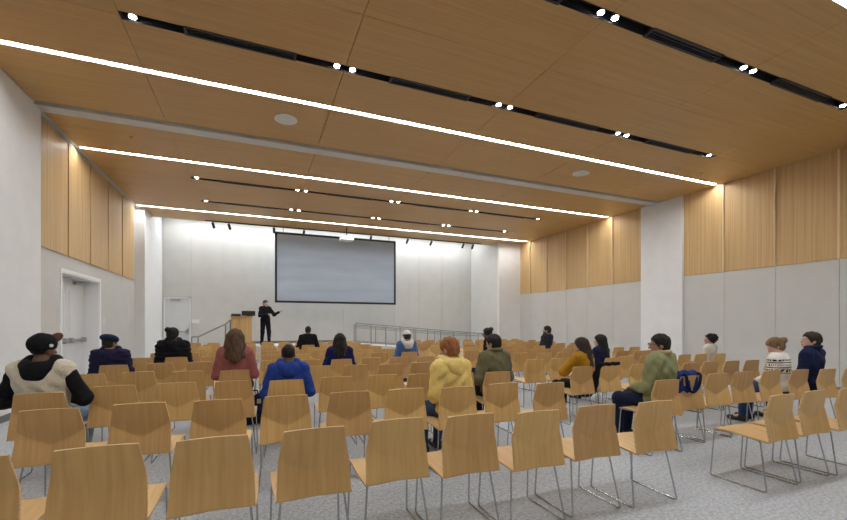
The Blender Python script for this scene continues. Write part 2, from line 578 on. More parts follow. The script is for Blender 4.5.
slab = ['black slot behind viewer', 'nearest black slot', 'second nearest black slot', 'third nearest black slot', 'farthest black slot']
for i, y in enumerate(SLOTS):
    if i == 0:
        continue
    x0, x1 = -1.455, 9.115
    t = empty('ceiling_slot', ['black ceiling slot behind the viewer', 'nearest black slot recessed in the ceiling at upper right',
              'second nearest black slot recessed in the ceiling', 'third nearest thin black slot past the grey beam', 'farthest thin black slot in the ceiling'][i],
              'ceiling slot', (0, y, ZC), 0, 'black slots in the ceiling')
    MB().box(x0, x1, -.075, -.07, .0, .12).box(x0, x1, .07, .075, .0, .12).box(x0, x1, -.075, .075, .115, .12).box(x0, x0 + .006, -.07, .07, 0, .12).box(x1 - .006, x1, -.07, .07, 0, .12).build('trough', M_SLOT, t)
    if i == 0:
        continue
    spots = [(-1.33, 'at its left end')]
    trio = (('first', 3.82), ('second', 6.47)) if i == 1 else (('first', 1.17), ('second', 3.82), ('third', 6.47))
    if i == 1:
        spots = []
    for nm, xx in trio:
        spots += [(xx - .11, 'left one of its %s pair' % nm), (xx + .11, 'right one of its %s pair' % nm)]
    spots += [(8.99, 'at its right end')]
    for x, w in spots:
        s = empty('spotlight', 'bright round spotlight in the %s, %s' % (slab[i], w), 'spotlight', (x, y, ZC), 0, 'spotlights in the ceiling slots')
        MB().cyl((0, 0, .014), (0, 0, .11), .05, 20).build('housing', M_DARK, s)
        MB().cyl((0, 0, .006), (0, 0, .0135), .037, 20).build('lens', M_SPOT, s)
    bays = [(-1.46, 1.17), (1.17, 3.82), (3.82, 6.47), (6.47, 9.12)]
    if i == 1:
        bays = bays[1:]
    for k, (a, b) in enumerate(bays):
        c = (a + b) / 2
        s = empty('air_diffuser', 'black linear air diffuser in the %s, %s from left' % (slab[i], ORD[k + 1]), 'air diffuser', (c, y, ZC), 0, 'linear diffusers in the ceiling slots')
        h = .66
        MB().box(-h, h, -.085, -.05, -.008, .03).box(-h, h, .05, .085, -.008, .03).box(-h, -h + .03, -.05, .05, -.008, .03).box(h - .03, h, -.05, .05, -.008, .03).build('frame', M_DIFF, s)
        MB().box(-h + .03, h - .03, -.045, -.03, .005, .02).box(-h + .03, h - .03, -.008, .008, .005, .02).box(-h + .03, h - .03, .03, .045, .005, .02).build('slats', M_DARK, s)

for x, y, l in ((.5, 7.55, 'round white ceiling speaker on the left before the grey beam'), (7.18, 7.56, 'round white ceiling speaker on the right before the grey beam')):
    t = empty('ceiling_speaker', l, 'speaker', (x, y, ZC), 0)
    MB().cyl((0, 0, -.012), (0, 0, 0), .19, 36).build('rim', M_PLASTIC, t)
    MB().cyl((0, 0, -.016), (0, 0, -.0125), .175, 36).build('grille', M_GREYSP, t)
for x, y, l in ((*[a * 1469 for a in (.00381, .00482)], 'tiny sprinkler head in the ceiling left of the right speaker'),
                (-2.2, 9.4, 'tiny sprinkler head in the ceiling past the beam at left'),
                (*[a * 1469 for a in (.0067, .0044)], 'tiny sprinkler head in the ceiling near the right wood wall')):
    t = empty('sprinkler', l, 'sprinkler', (x, y, ZC))
    MB().cyl((0, 0, -.006), (0, 0, 0), .04, 16).build('escutcheon', M_PODTOP, t)
    MB().cyl((0, 0, -.03), (0, 0, -.006), .012, 10).build('nozzle', M_STEEL, t)

# track with spot heads along the front edge of the ceiling
TY = 15.95
t = empty('lighting_track', 'thin black lighting track along the front edge of the ceiling', 'light track', (4.0, TY, ZC))
MB().box(-5.6, 5.4, -.018, .018, -.035, 0).build('track', M_DARK, t)
heads = []
for px in (213, 229, 274, 304, 371, 407.7, 431.4, 463.4, 473):
    u = (px - CXP) / FPX
    d = TY / (CS - u * SN)
    heads.append(d * (SN + u * CS))
hl = ['leftmost', 'second from left', 'third from left, at screen corner', 'fourth from left, above screen', 'fifth from left, above screen', 'first one right of the screen', 'second one right of the screen', 'third one right of the screen', 'rightmost']
for k, x in enumerate(heads):
    t = empty('track_light', 'black spot head on the front ceiling track, ' + hl[k], 'spotlight', (x, TY, ZC - .035), 0, 'spot heads on the front track')
    tilt = [.35, .4, .05, -.15, -.05, -.35, -.3, -.25, -.15][k]
    MB().cyl((0, 0, -.08), (0, 0, 0), .014, 8).build('stem', M_DARK, t)
    m = MB()
    dx, dy, dz = math.sin(tilt) * .55, .45, -.75
    n = math.sqrt(dx * dx + dy * dy + dz * dz)
    dx, dy, dz = dx / n, dy / n, dz / n
    m.cyl((-dx * .05, -dy * .05, -.08 - dz * .05), (dx * .15, dy * .15, -.08 + dz * .15), .045, 16)
    m.build('head', M_DARK, t)

# hidden cove fitting that washes the front wall (stands above the ceiling cloud, as in the room)
t = empty('cove_light', 'white cove light washing down the front wall above the ceiling edge', 'ceiling light', (3.4, 17.35, 5.5))
MB().box(-6.3, 6.3, -.05, .05, -.06, -.05).build('diffuser', M_COVE, t)
MB().box(-6.32, 6.32, -.06, .06, -.05, .05).build('housing', M_PLASTIC, t)

# ------------------------------------------------------------------ chairs
def shell(grid, th):
    """solid plate from an n x m grid of points (offset along the normals)"""
    G = np.array(grid, float)
    n, m = G.shape[:2]
    du = np.gradient(G, axis=0)
    dv = np.gradient(G, axis=1)
    nr = np.cross(du, dv)
    nr /= np.linalg.norm(nr, axis=2, keepdims=True) + 1e-12
    A, B = G + nr * th / 2, G - nr * th / 2
    mb = MB()
    idx = lambda i, j: i * m + j
    f1 = [(idx(i, j), idx(i + 1, j), idx(i + 1, j + 1), idx(i, j + 1)) for i in range(n - 1) for j in range(m - 1)]
    mb.add(A.reshape(-1, 3), f1, True)
    mb.add(B.reshape(-1, 3), [f[::-1] for f in f1], True)
    ring = [(i, 0) for i in range(n)] + [(n - 1, j) for j in range(1, m)] + [(i, m - 1) for i in range(n - 2, -1, -1)] + [(0, j) for j in range(m - 2, 0, -1)]
    nf = len(mb.f)
    vs = [A[i, j] for i, j in ring] + [B[i, j] for i, j in ring]
    k = len(ring)
    mb.add(vs, [(i, i + k, (i + 1) % k + k, (i + 1) % k) for i in range(k)], False)
    return mb, nf


ZB = .420           # lowest edge of the shell's back


def crease(s):
    return .545 + .10 * abs(s) ** 1.2


def back_pt(s, z):
    zc = crease(s)
    yp = -.224 + (.80 - max(z, zc)) * .20 - .010 * (1 - s * s) * min(1, (.80 - z) / .1)
    if z < zc:
        yp -= (zc - z) * .20
    e = min(1, max(0, (.80 - z) / .19))
    hw = .168 + .032 * e + .006 * min(1, max(0, (.61 - z) / .15))
    return (s * hw, yp, z + (.005 * (1 - s * s) if z > .79 else 0))


def seat_edge_y(s):
    return back_pt(s, ZB)[1]


def make_chair():
    root = empty('chair', '', 'chair')
    S = [(-1 + 2 * j / 18) for j in range(19)]
    grid = []
    for t in (0, .12, .3, .5, .7, .88, .97):
        grid.append([back_pt(s, ZB + (crease(s) - ZB) * t) for s in S])
    for t in (.02, .07, .2, .36, .52, .68, .84, .95, 1):
        grid.append([back_pt(s, crease(s) + (.80 - crease(s)) * t) for s in S])
    mb, nf = shell(grid, .013)
    o = mb.build('backrest', [M_BACK, M_EDGE], root)
    for q in o.data.polygons[nf:]:
        q.material_index = 1
    fix_normals(o)
    rows = []
    for i in range(13):
        t = i / 12
        r = []
        for s in S:
            y0 = seat_edge_y(s)
            y1 = .215 - .012 * s * s
            y = y0 + .003 + (y1 - y0) * t
            hw = .212 + .012 * min(1, t * 2.2) - .006 * max(0, t - .6)
            z = ZB - .006 + .034 * min(1, t * 1.5) + .004 * s * s * (1 - t) - (.014 * ((t - .84) / .16) ** 2 if t > .84 else 0)
            r.append((s * hw, y, z))
        rows.append(r)
    mb, nf = shell(rows, .013)
    o = mb.build('seat', [M_SEAT, M_EDGE], root)
    for q in o.data.polygons[nf:]:
        q.material_index = 1
    fix_normals(o)
    for sx in (-1, 1):
        pts = fillet([(sx * .15, .0, .420), (sx * .178, -.155, .408), (sx * .222, -.225, .007), (sx * .222, .225, .007), (sx * .212, .195, .428), (sx * .15, .05, .424)], .022, 4)
        MB().tube(pts, .0065, 8).build('sled_leg', M_CHROME, root)
    MB().tube([(-.17, -.12, .410), (.17, -.12, .410)], .006, 8).build('cross_bar', M_CHROME, root)
    MB().tube([(-.2, .13, .427), (.2, .13, .427)], .006, 8).build('cross_bar', M_CHROME, root)
    return root


BT = .80            # height of a backrest's top edge
def seat_from_back(px, py):
    x, y = at(px, py, BT)
    return x, y + .224


KS = .60 / .58
def gridL(k, j):
    X = (-1.80 + .512 * j + .012 * k) * KS
    return X, (2.35 + 1.165 * k) * KS - .075 * X + .224


def gridR(k, j, sp=.50):
    X = (3.95 + .09 * k + sp * j) * KS
    return X, (2.35 + 1.165 * k) * KS - .075 * X + .224


P = lambda s: [tuple(map(float, t.split())) for t in s.split(';')]
rowsL, rowsR = {}, {}
r = [seat_from_back(*p) for p in P('98 447;213 438;314.6 429;398 419.5;471.5 415;539.6 411.5;598 405.4;657 401.5')]
rowsL[0] = [(r[0][0] - .50, r[0][1] + .01)] + r
rowsL[1] = [seat_from_back(*p) for p in P('52 409.5;142 403.5;220.4 400;288 395.8;351 392;407 389;459 387.3;503.5 383.5;547 383.3')]
r = [seat_from_back(*p) for p in P('39 393.5;113.6 386;177 383;234 381.2;287.6 380.3;338.3 377;384.5 375;423 374;498.8 372')]
rowsL[2] = r[:8] + [((r[7][0] + r[8][0]) / 2, (r[7][1] + r[8][1]) / 2)] + r[8:]
r = [seat_from_back(*p) for p in P('88 374.4;138.5 372.1;188 371.5;234.8 370.4;318.5 366;355.6 365;391 364.2;422 362.5')]
rowsL[3] = r[:4] + [gridL(3, 4)] + r[4:] + [gridL(3, 9)]
r = [seat_from_back(*p) for p in P('114.7 365.3;161.6 363.2;201 362;273 360.3;310 359.6;342 359.3;371.9 357.7;399 357;426 356.3')]
rowsL[4] = r[:3] + [gridL(4, 3)] + r[3:]
rowsL[5] = [seat_from_back(140, 358.1), seat_from_back(176.4, 357.4)] + [gridL(5, j) for j in range(2, 9)] + [seat_from_back(410, 352)]
for k in range(6, 11):
    rowsL[k] = [gridL(k, j) for j in range(10)]
r = [seat_from_back(*p) for p in P('782.5 395;815.6 391')]
rowsR[0] = r + [(r[1][0] + .53, r[1][1] - .03)]
rowsR[1] = [seat_from_back(*p) for p in P('668 380;692 376;719.5 373.7;745 371.8;768.5 371;793 370.4;819.4 369.7;845 368.6')]
r = [seat_from_back(*p) for p in P('583 366.8;610.6 365;640 364.3;690 363;711 361.6;730.7 361;749 360.3;766 359.9')]
rowsR[2] = r[:3] + [((r[2][0] + r[3][0]) / 2, (r[2][1] + r[3][1]) / 2)] + r[3:]
r = [seat_from_back(*p) for p in P('536 359.6;560.5 358.4;604 358.4;627 356.4;645 356;683.8 354.8;699 354.2;714 354')]
rowsR[3] = r[:2] + [((r[1][0] + r[2][0]) / 2, (r[1][1] + r[2][1]) / 2)] + r[2:5] + [((r[4][0] + r[5][0]) / 2, (r[4][1] + r[5][1]) / 2)] + r[5:]
r = [seat_from_back(*p) for p in P('521.5 353;544 353;561 352.6;632.6 351;646 350.2')]
rowsR[4] = [gridR(4, 0)] + r[:3] + [gridR(4, j) for j in (4, 5, 6)] + r[3:]
for k in range(5, 11):
    rowsR[k] = [gridR(k, j) for j in range(10)]

ROWN = ['nearest row', 'second row from camera', 'third row from camera', 'fourth row from camera', 'fifth row from camera', 'sixth row from camera',
        'seventh row from camera', 'eighth row from camera', 'ninth row from camera', 'second farthest row', 'farthest row']
# chairs that carry someone or something: (block, row, index) -> words for the label
SEATED = {('L', 2, 0): 'under the person in black cap and cream vest', ('L', 4, 0): 'under the person in navy beret',
          ('L', 5, 1): 'under the person in black puffer jacket with dark bun', ('L', 3, 3): 'under the person in pink sweater',
          ('L', 2, 4): 'under the person in bright blue hoodie', ('L', 8, 6): 'under the person dressed in black near the stage',
          ('L', 4, 6): 'under the person in navy top with dark hair', ('L', 5, 9): 'under the person in white cap and denim jacket',
          ('L', 1, 6): 'under the person in yellow hoodie', ('L', 2, 9): 'under the person in olive jacket',
          ('R', 5, 1): 'under the person in black turned sideways', ('R', 6, 5): 'under the person in dark hooded jacket near right wall',
          ('R', 2, 0): 'under the person in mustard coat', ('R', 3, 3): 'under the person in navy with long black hair',
          ('R', 1, 0): 'under the person in sage green jacket', ('R', 3, 9): 'under the person in white top by the wall',
          ('R', 1, 5): 'under the person in patterned knit sweater', ('R', 1, 6): 'under the person in navy shirt at far right',
          ('R', 1, 1): 'with a blue bag hung on its back', ('R', 2, 1): 'with a black coat draped over its back'}
HIDE = set()
for rows in (rowsL, rowsR):
    for k in rows:
        r = sorted(rows[k])
        for j in range(1, len(r)):
            if r[j][0] < r[j - 1][0] + .462:
                r[j] = (r[j - 1][0] + .462, r[j][1])
        rows[k] = r
first = make_chair()
used = False
CH = {}
cnt = 0
for blk, rows in (('L', rowsL), ('R', rowsR)):
    for k, r in rows.items():
        for j, (x, y) in enumerate(r):
            if (blk, k, j) in HIDE:
                continue
            cnt += 1
            c = first if not used else copy_tree(first)
            used = True
            rz = .035 * math.sin(cnt * 12.9898) - .03
            c.location = (x, y, 0)
            c.rotation_euler = (0, 0, rz)
            CH[(blk, k, j)] = c
            w = SEATED.get((blk, k, j))
            side = 'left' if blk == 'L' else 'right'
            if w:
                c['label'] = 'oak plywood chair ' + w
            else:
                c['label'] = 'empty oak chair, %s of the %s block, %s from left' % (ROWN[k], side, ORD[j + 1])
            c['category'] = 'chair'
            c['group'] = 'oak chairs in the audience rows'

# ------------------------------------------------------------------ figures: smooth distance-field bodies meshed with surface nets
V3 = lambda *a: np.array(a, float)


def rot(ax, deg):
    a = math.radians(deg)
    c, s = math.cos(a), math.sin(a)
    if ax == 'x': return np.array([[1, 0, 0], [0, c, -s], [0, s, c]])
    if ax == 'y': return np.array([[c, 0, s], [0, 1, 0], [-s, 0, c]])
    return np.array([[c, -s, 0], [s, c, 0], [0, 0, 1]])


class Fr:
    """a local frame: origin + rotation"""
    def __init__(s, o, R): s.o, s.R = np.array(o, float), R
    def __call__(s, *p): return s.o + s.R @ np.array(p, float)


class Field:
    def __init__(s, vox): s.p, s.cuts, s.vox, s.disp = [], [], vox, []

    def cap(s, a, b, ra, rb=None, k=.02, op='u'):
        s.p.append(('c', np.array(a, float), np.array(b, float), ra, ra if rb is None else rb, k, op))
        return s

    def chain(s, pts, rs, k=.02):
        for i in range(len(pts) - 1):
            s.cap(pts[i], pts[i + 1], rs[i], rs[i + 1], k)
        return s

    def ell(s, fr, c, r, k=.02, op='u', R=None):
        RR = fr.R if R is None else fr.R @ R
        s.p.append(('e', fr(*c), RR, np.array(r, float), None, k, op))
        return s

    def cut(s, fr, n, c):
        """keep n.p <= c in the frame"""
        n = np.array(n, float)
        nw = fr.R @ n
        s.cuts.append((nw, c + nw @ fr.o))
        return s

    def mesh(s, name, mat, parent):
        lo = np.full(3, 9e9)
        hi = -lo
        for q in s.p:
            if q[6] != 'u': continue
            if q[0] == 'c':
                r = max(q[3], q[4])
                lo = np.minimum(lo, np.minimum(q[1], q[2]) - r); hi = np.maximum(hi, np.maximum(q[1], q[2]) + r)
            else:
                ext = np.sqrt(((q[2] * q[3]) ** 2).sum(1))
                lo = np.minimum(lo, q[1] - ext); hi = np.maximum(hi, q[1] + ext)
        h = s.vox
        lo -= 3.3 * h + .012; hi += 3.3 * h + .012
        n = np.ceil((hi - lo) / h).astype(int) + 1
        F = np.full(n, 1.0)
        ax = [lo[i] + h * np.arange(n[i]) for i in range(3)]
        for q in s.p:
            k = q[5]
            if q[0] == 'c':
                r = max(q[3], q[4])
                a, b = np.minimum(q[1], q[2]) - r, np.maximum(q[1], q[2]) + r
            else:
                ext = np.sqrt(((q[2] * q[3]) ** 2).sum(1))
                a, b = q[1] - ext, q[1] + ext
            mg = k + 3 * h + .03
            i0 = np.clip(np.floor((a - mg - lo) / h).astype(int), 0, n)
            i1 = np.clip(np.ceil((b + mg - lo) / h).astype(int) + 1, 0, n)
            if (i1 <= i0).any(): continue
            X, Y, Z = np.meshgrid(*[ax[d][i0[d]:i1[d]] for d in range(3)], indexing='ij')
            p = np.stack([X, Y, Z], -1)
            if q[0] == 'c':
                ba = q[2] - q[1]
                t = np.clip(((p - q[1]) @ ba) / max(ba @ ba, 1e-9), 0, 1)
                dd = np.linalg.norm(p - q[1] - t[..., None] * ba, axis=-1) - (q[3] + (q[4] - q[3]) * t)
            else:
                l = (p - q[1]) @ q[2]
                k0 = np.linalg.norm(l / q[3], axis=-1)
                k1 = np.linalg.norm(l / q[3] ** 2, axis=-1) + 1e-9
                dd = k0 * (k0 - 1) / k1
            sl = tuple(slice(i0[d], i1[d]) for d in range(3))
            f = F[sl]
            if q[6] == 'u':
                hh = np.clip(.5 + .5 * (f - dd) / k, 0, 1)
                F[sl] = f * (1 - hh) + dd * hh - k * hh * (1 - hh)
            else:
                hh = np.clip(.5 - .5 * (f + dd) / k, 0, 1)
                F[sl] = f * (1 - hh) - dd * hh + k * hh * (1 - hh)
        X, Y, Z = np.meshgrid(*ax, indexing='ij')
        for (kx, ky, kz, ph, am) in s.disp:
            F += am * np.sin(kx * X + ky * Y + kz * Z + ph)
        for nw, c in s.cuts:
            F = np.maximum(F, X * nw[0] + Y * nw[1] + Z * nw[2] - c)
        v, f = nets(F)
        v = lo + v * h
        me = bpy.data.meshes.new(name)
        me.vertices.add(len(v)); me.vertices.foreach_set('co', v.astype(np.float32).ravel())
        me.loops.add(f.size); me.loops.foreach_set('vertex_index', f.astype(np.int32).ravel())
        me.polygons.add(len(f)); me.polygons.foreach_set('loop_start', np.arange(0, f.size, 4, dtype=np.int32))
        me.polygons.foreach_set('use_smooth', np.ones(len(f), bool))
        me.update(calc_edges=True)
        me.validate()
        me.materials.append(mat)
        o = bpy.data.objects.new(name, me)
        C.objects.link(o)
        o.parent = parent
        return o


def nets(F):
    S = F < 0
    n = F.shape
    c = [slice(0, -1), slice(1, None)]
    cells = tuple(m - 1 for m in n)
    acc = np.zeros(cells + (3,)); cnt = np.zeros(cells)
    base = np.stack(np.meshgrid(*[np.arange(m) for m in cells], indexing='ij'), -1).astype(float)
    for d in range(3):
        e1, e2 = [(1, 2), (0, 2), (0, 1)][d]
        for a in (0, 1):
            for b in (0, 1):
                s0 = [None] * 3; s0[d] = c[0]; s0[e1] = c[a]; s0[e2] = c[b]
                s1 = list(s0); s1[d] = c[1]
                f0, f1 = F[tuple(s0)], F[tuple(s1)]
                m = (f0 < 0) != (f1 < 0)
                t = np.where(m, f0 / np.where(m, f0 - f1, 1), 0)
                off = np.zeros(3); off[e1] = a; off[e2] = b
                acc[m] += base[m] + off
                acc[..., d][m] += t[m]
                cnt[m] += 1
    act = cnt > 0
    idx = np.full(cells, -1); idx[act] = np.arange(act.sum())
    V = acc[act] / cnt[act][:, None]
    quads = []
    for d in range(3):
        e1, e2 = [(1, 2), (2, 0), (0, 1)][d]
        s0 = [slice(1, -1)] * 3; s0[d] = slice(0, -1)
        s1 = [slice(1, -1)] * 3; s1[d] = slice(1, None)
        A, B = S[tuple(s0)], S[tuple(s1)]
        for flip, m in ((False, A & ~B), (True, ~A & B)):
            p = np.argwhere(m)
            if not len(p): continue
            p = p + 1; p[:, d] -= 1
            def g(u, v):
                q = p.copy(); q[:, e1] += u; q[:, e2] += v
                return idx[q[:, 0], q[:, 1], q[:, 2]]
            Q = np.stack([g(-1, -1), g(0, -1), g(0, 0), g(-1, 0)], 1)
            quads.append(Q[:, ::-1] if flip else Q)
    return V, np.concatenate(quads)


def cloth(name, c, var=.18, scale=14, rough=.85, bump=.14):
    var *= .55; scale *= 2.2
    c2 = tuple(min(1, x * (1 + var)) for x in c)
    c1 = tuple(x * (1 - var) for x in c)
    return noisy(name, c1, c2, (scale, scale, scale), rough, spec=.15, detail=4, bump=bump)


SKIN = {'light': noisy('skin_light', (.56, .33, .24), (.62, .38, .28), (20, 20, 20), .5),
        'tan': noisy('skin_tan', (.42, .235, .15), (.48, .275, .18), (20, 20, 20), .5),
        'brown': noisy('skin_brown', (.13, .065, .04), (.165, .085, .055), (20, 20, 20), .5)}
HAIRM = {'black': noisy('hair_black', (.008, .007, .008), (.022, .019, .019), (90, 90, 16), .65, spec=.25, bump=.8),
         'dark': noisy('hair_dark_brown', (.02, .013, .009), (.05, .032, .022), (90, 90, 16), .65, spec=.25, bump=.8),
         'brown': noisy('hair_brown', (.055, .03, .018), (.14, .08, .045), (90, 90, 12), .65, spec=.25, bump=.8),
         'ginger': noisy('hair_ginger', (.20, .07, .022), (.33, .13, .045), (80, 80, 30), .65, spec=.25, bump=.8),
         'blond': noisy('hair_dark_blond', (.12, .07, .03), (.25, .15, .07), (90, 90, 16), .65, spec=.25, bump=.8),
         'greying': noisy('hair_greying', (.04, .03, .025), (.09, .07, .06), (60, 60, 14), .5)}
M_EYEW = principled('eye_white', (.42, .40, .38), .35)
M_LIP = principled('lip', (.36, .15, .12), .5)
M_SOLE = principled('shoe_white', (.7, .7, .7), .6)
M_SHOEB = principled('shoe_black', (.012, .012, .014), .5)
JEANS = cloth('blue_denim', (.035, .06, .14), .35, 30)
NAVYJ = cloth('dark_navy_denim', (.012, .018, .045), .3, 30)
BLKT = cloth('black_trousers', (.012, .012, .015), .3, 20)
LJEANS = cloth('light_denim', (.16, .24, .36), .3, 30)


def person(name, label, loc, yaw, top, top_kind='plain', pants=NAVYJ, skin='tan', hair='short', hcol='black', s=1.0, lean=-5, side=0,
           twist=0, head=(0, 0, 0), arms='lap', shoes=M_SHOEB, vox=.012, wide=1.0, extra=None, sleeves=None, stand=False, face=True, puff=0.0,
           collar=None, legs=(0, 0)):
    root = empty(name, label, 'person', (loc[0], loc[1], loc[2] if len(loc) > 2 else 0), math.radians(yaw))
    root.scale = (s, s, s)
    if stand:
        hip = V3(0, 0, .93)
    else:
        hip = V3(0, .02, .545)
    T = Fr(hip, rot('z', twist) @ rot('x', -lean) @ rot('y', side))
    nb = T(0, .0, .50)
    Hd = Fr(T(0, .018, .628), T.R @ rot('z', head[0]) @ rot('x', head[1]) @ rot('y', head[2]))
    W = wide
    sh = {sx: T(sx * .158 * W, -.01, .445) for sx in (-1, 1)}
    # arm targets (elbow, wrist) in root space
    el, wr = {}, {}
    for sx in (-1, 1):
        a = arms if isinstance(arms, str) else arms[0 if sx < 0 else 1]
        if a == 'lap':
            el[sx] = T(sx * .198 * W, .01, .165); wr[sx] = V3(sx * .085, .25, .67)
        elif a == 'wide':
            el[sx] = T(sx * .232 * W, .005, .165); wr[sx] = V3(sx * .12, .24, .68)
        elif a == 'out':
            el[sx] = T(sx * .262 * W, .005, .17); wr[sx] = V3(sx * .12, .24, .68)
        elif a == 'hang':
            el[sx] = T(sx * .25 * W, -.01, .16); wr[sx] = T(sx * .27 * W, .09, -.07)
        elif a == 'chin':
            el[sx] = T(sx * .19 * W, .22, .22); wr[sx] = Hd(sx * .045, .13, -.14)
        elif a == 'cross':
            el[sx] = T(sx * .235 * W, .06, .20); wr[sx] = T(-sx * .05, .20, .19)
        elif a == 'fwd':
            el[sx] = T(sx * .225 * W, .10, .19); wr[sx] = T(sx * .12, .33, .10)
        elif a == 'present':
            el[sx] = T(sx * .29 * W, .10, .22); wr[sx] = T(sx * .40, .32, .33)
        elif a == 'present_low':
            el[sx] = T(sx * .235 * W, .06, .18); wr[sx] = T(sx * .02, .25, .22)
    lg = {}
    for sx in (-1, 1):
        if stand:
            st = .02 if sx < 0 else -.02
            lg[sx] = [V3(sx * .09, 0, .90), V3(sx * .115, .03 + st, .50), V3(sx * .135, st, .085), V3(sx * .15, .15 + st, .035)]
        else:
            o = legs[0 if sx < 0 else 1]
            lg[sx] = [V3(sx * .09, .03, .545), V3(sx * .125, .42, .525), V3(sx * .12, .44 + o, .09), V3(sx * .135, .585 + o, .04)]
    # ---- body, one continuous skin surface
    B = Field(vox)
    B.ell(T, (0, 0, .02), (.16 * W, .115, .12), .04).ell(T, (0, 0, .18), (.135 * W, .10, .19), .05).ell(T, (0, -.005, .345), (.155 * W, .108, .17), .05)
    B.cap(T(-.15 * W, -.01, .448), T(.15 * W, -.01, .448), .055, k=.04)
    for sx in (-1, 1):
        B.cap(T(0, -.01, .52), T(sx * .12 * W, -.01, .47), .05, .045, .04)
    B.cap(T(0, -.005, .47), Hd(0, -.015, -.05), .056, .05, .03)
    # head
    B.ell(Hd, (0, -.012, .035), (.074, .092, .088), .02).ell(Hd, (0, .02, -.035), (.058, .066, .07), .03)
    B.ell(Hd, (0, .055, -.085), (.027, .027, .022), .03)
    B.cap(Hd(0, .082, .015), Hd(0, .104, -.028), .009, .014, .012)
    B.cap(Hd(-.035, .072, .034), Hd(.035, .072, .034), .012, k=.02)
    for sx in (-1, 1):
        B.ell(Hd, (sx * .074, -.012, -.005), (.012, .02, .032), .008)
        B.ell(Hd, (sx * .031, .088, .012), (.016, .012, .010), .012, 'd')
    B.cap(Hd(-.018, .076, -.062), Hd(.018, .076, -.062), .009, k=.01)
    # limbs
    for sx in (-1, 1):
        B.chain([sh[sx], el[sx], wr[sx]], [.05, .042, .029], .025)
        d = wr[sx] - el[sx]; d /= np.linalg.norm(d)
        up = V3(0, 0, 1) if abs(d[2]) < .8 else V3(0, 1, 0)
        sd = np.cross(d, up); sd /= np.linalg.norm(sd)
        nn = np.cross(sd, d)
        pc = wr[sx] + d * .045
        B.cap(wr[sx], pc + sd * .018, .026, .024, .015).cap(wr[sx], pc - sd * .018, .026, .024, .015)
        for q, (o_, ln) in enumerate(((.032, .062), (.011, .074), (-.011, .07), (-.031, .055))):
            b0 = wr[sx] + d * .075 + sd * o_
            b1 = b0 + d * ln * .55 - nn * .006
            b2 = b1 + d * ln * .42 - nn * .02
            B.chain([b0 - d * .03, b0, b1, b2], [.0105, .0105, .0098, .0088], .004)
        ts = sd * (-sx)
        B.chain([wr[sx] + d * .02 + ts * .02, wr[sx] + d * .05 + ts * .048, wr[sx] + d * .085 + ts * .054], [.014, .0115, .0095], .006)
        B.chain(lg[sx][:3], [.082, .055, .038], .03)
        B.chain([lg[sx][2], lg[sx][3]], [.036, .032], .02)
    B.mesh('body', SKIN[skin], root)
    if face:
        m = MB()
        e = Field(.004)
        for sx in (-1, 1):
            e.ell(Hd, (sx * .031, .076, .012), (.0115, .0115, .006), .001)
        e.mesh('eyes', M_EYEW, root)
        e = Field(.004)
        for sx in (-1, 1):
            e.ell(Hd, (sx * .031, .0868, .012), (.0055, .003, .0055), .001)
        e.mesh('pupils', M_DARK, root)
        e = Field(.005)
        e.cap(Hd(-.018, .084, -.058), Hd(.018, .084, -.058), .004, k=.002).cap(Hd(-.015, .083, -.066), Hd(.015, .083, -.066), .005, k=.002)
        e.mesh('lips', M_LIP, root)
    # ---- trousers
    t = .014
    Q = Field(vox)
    Q.ell(T, (0, 0, .01), (.16 * W + t, .115 + t, .12), .04)
    for sx in (-1, 1):
        l = lg[sx]
        Q.chain([l[0], l[1]], [.082 + t, .062 + t], .03).chain([l[1], l[2] + (l[1] - l[2]) * .03], [.062 + t, .05], .03)
    Q.cut(T, (0, 0, 1), .13)
    Q.disp = [(40, 13, 31, 0, .0018), (-17, 44, 23, 1, .0018)]
    Q.mesh('trousers', pants, root)
    for sx in (-1, 1):
        l = lg[sx]
        f = (l[3] - l[2]); f[2] = 0; f /= np.linalg.norm(f)
        h0 = V3(l[2][0], l[2][1], .045) - f * .035
        S_ = Field(.009)
        S_.cap(h0, h0 + f * .2, .042, .038, .02).cap(h0 + V3(0, 0, .035), h0 + f * .06 + V3(0, 0, .035), .042, .04, .02)
        S_.cut(Fr((0, 0, 0), np.eye(3)), (0, 0, -1), -.002 if not stand else -.002)
        S_.mesh('shoe', shoes, root)
    # ---- upper garment
    t = .018 + puff
    G = Field(vox)
    G.ell(T, (0, 0, .03), (.165 * W + t, .12 + t, .12), .05).ell(T, (0, 0, .18), (.145 * W + t, .108 + t, .20), .05).ell(T, (0, -.008, .345), (.165 * W + t, .112 + t, .175), .05)
    G.cap(T(-.15 * W, -.01, .45), T(.15 * W, -.01, .45), .06 + t * .8, k=.05)
    for sx in (-1, 1):
        G.cap(T(0, -.012, .515), T(sx * .13 * W, -.012, .47), .055 + t * .4, .05 + t * .6, .04)
    G.cap(T(0, -.008, .46), T(0, .0, .545), .075 + t * .3, .066, .03)
    slv = G
    if sleeves is not None:
        slv = Field(vox)
    for sx in (-1, 1):
        w2 = wr[sx] + (el[sx] - wr[sx]) * .1
        if sleeves is not None:
            G.ell(Fr(sh[sx], T.R), (-sx * .03, 0, .0), (.055, .085, .09), .03)
            slv.chain([sh[sx], el[sx], w2], [.066, .066, .046], .03)
            continue
        slv.chain([sh[sx], el[sx], w2], [.056 + t, .050 + t * .9, .036 + t * .5], .03)
    rnd = random.Random(len(label) * 7 + int(loc[0] * 100))
    wob = [(rnd.uniform(-50, 50), rnd.uniform(-50, 50), rnd.uniform(20, 60), rnd.uniform(0, 6), .0024 + puff * .05) for _ in range(3)]
    if top_kind == 'puffer':
        wob.append((0, 0, 88, 0, .006))
    G.disp = wob
    G.cut(T, (0, 0, 1), .548 if collar is None else .57)
    if sleeves is not None:
        G.ell(T, (0, .0, .55), (.088, .095, .075), .02, 'd')
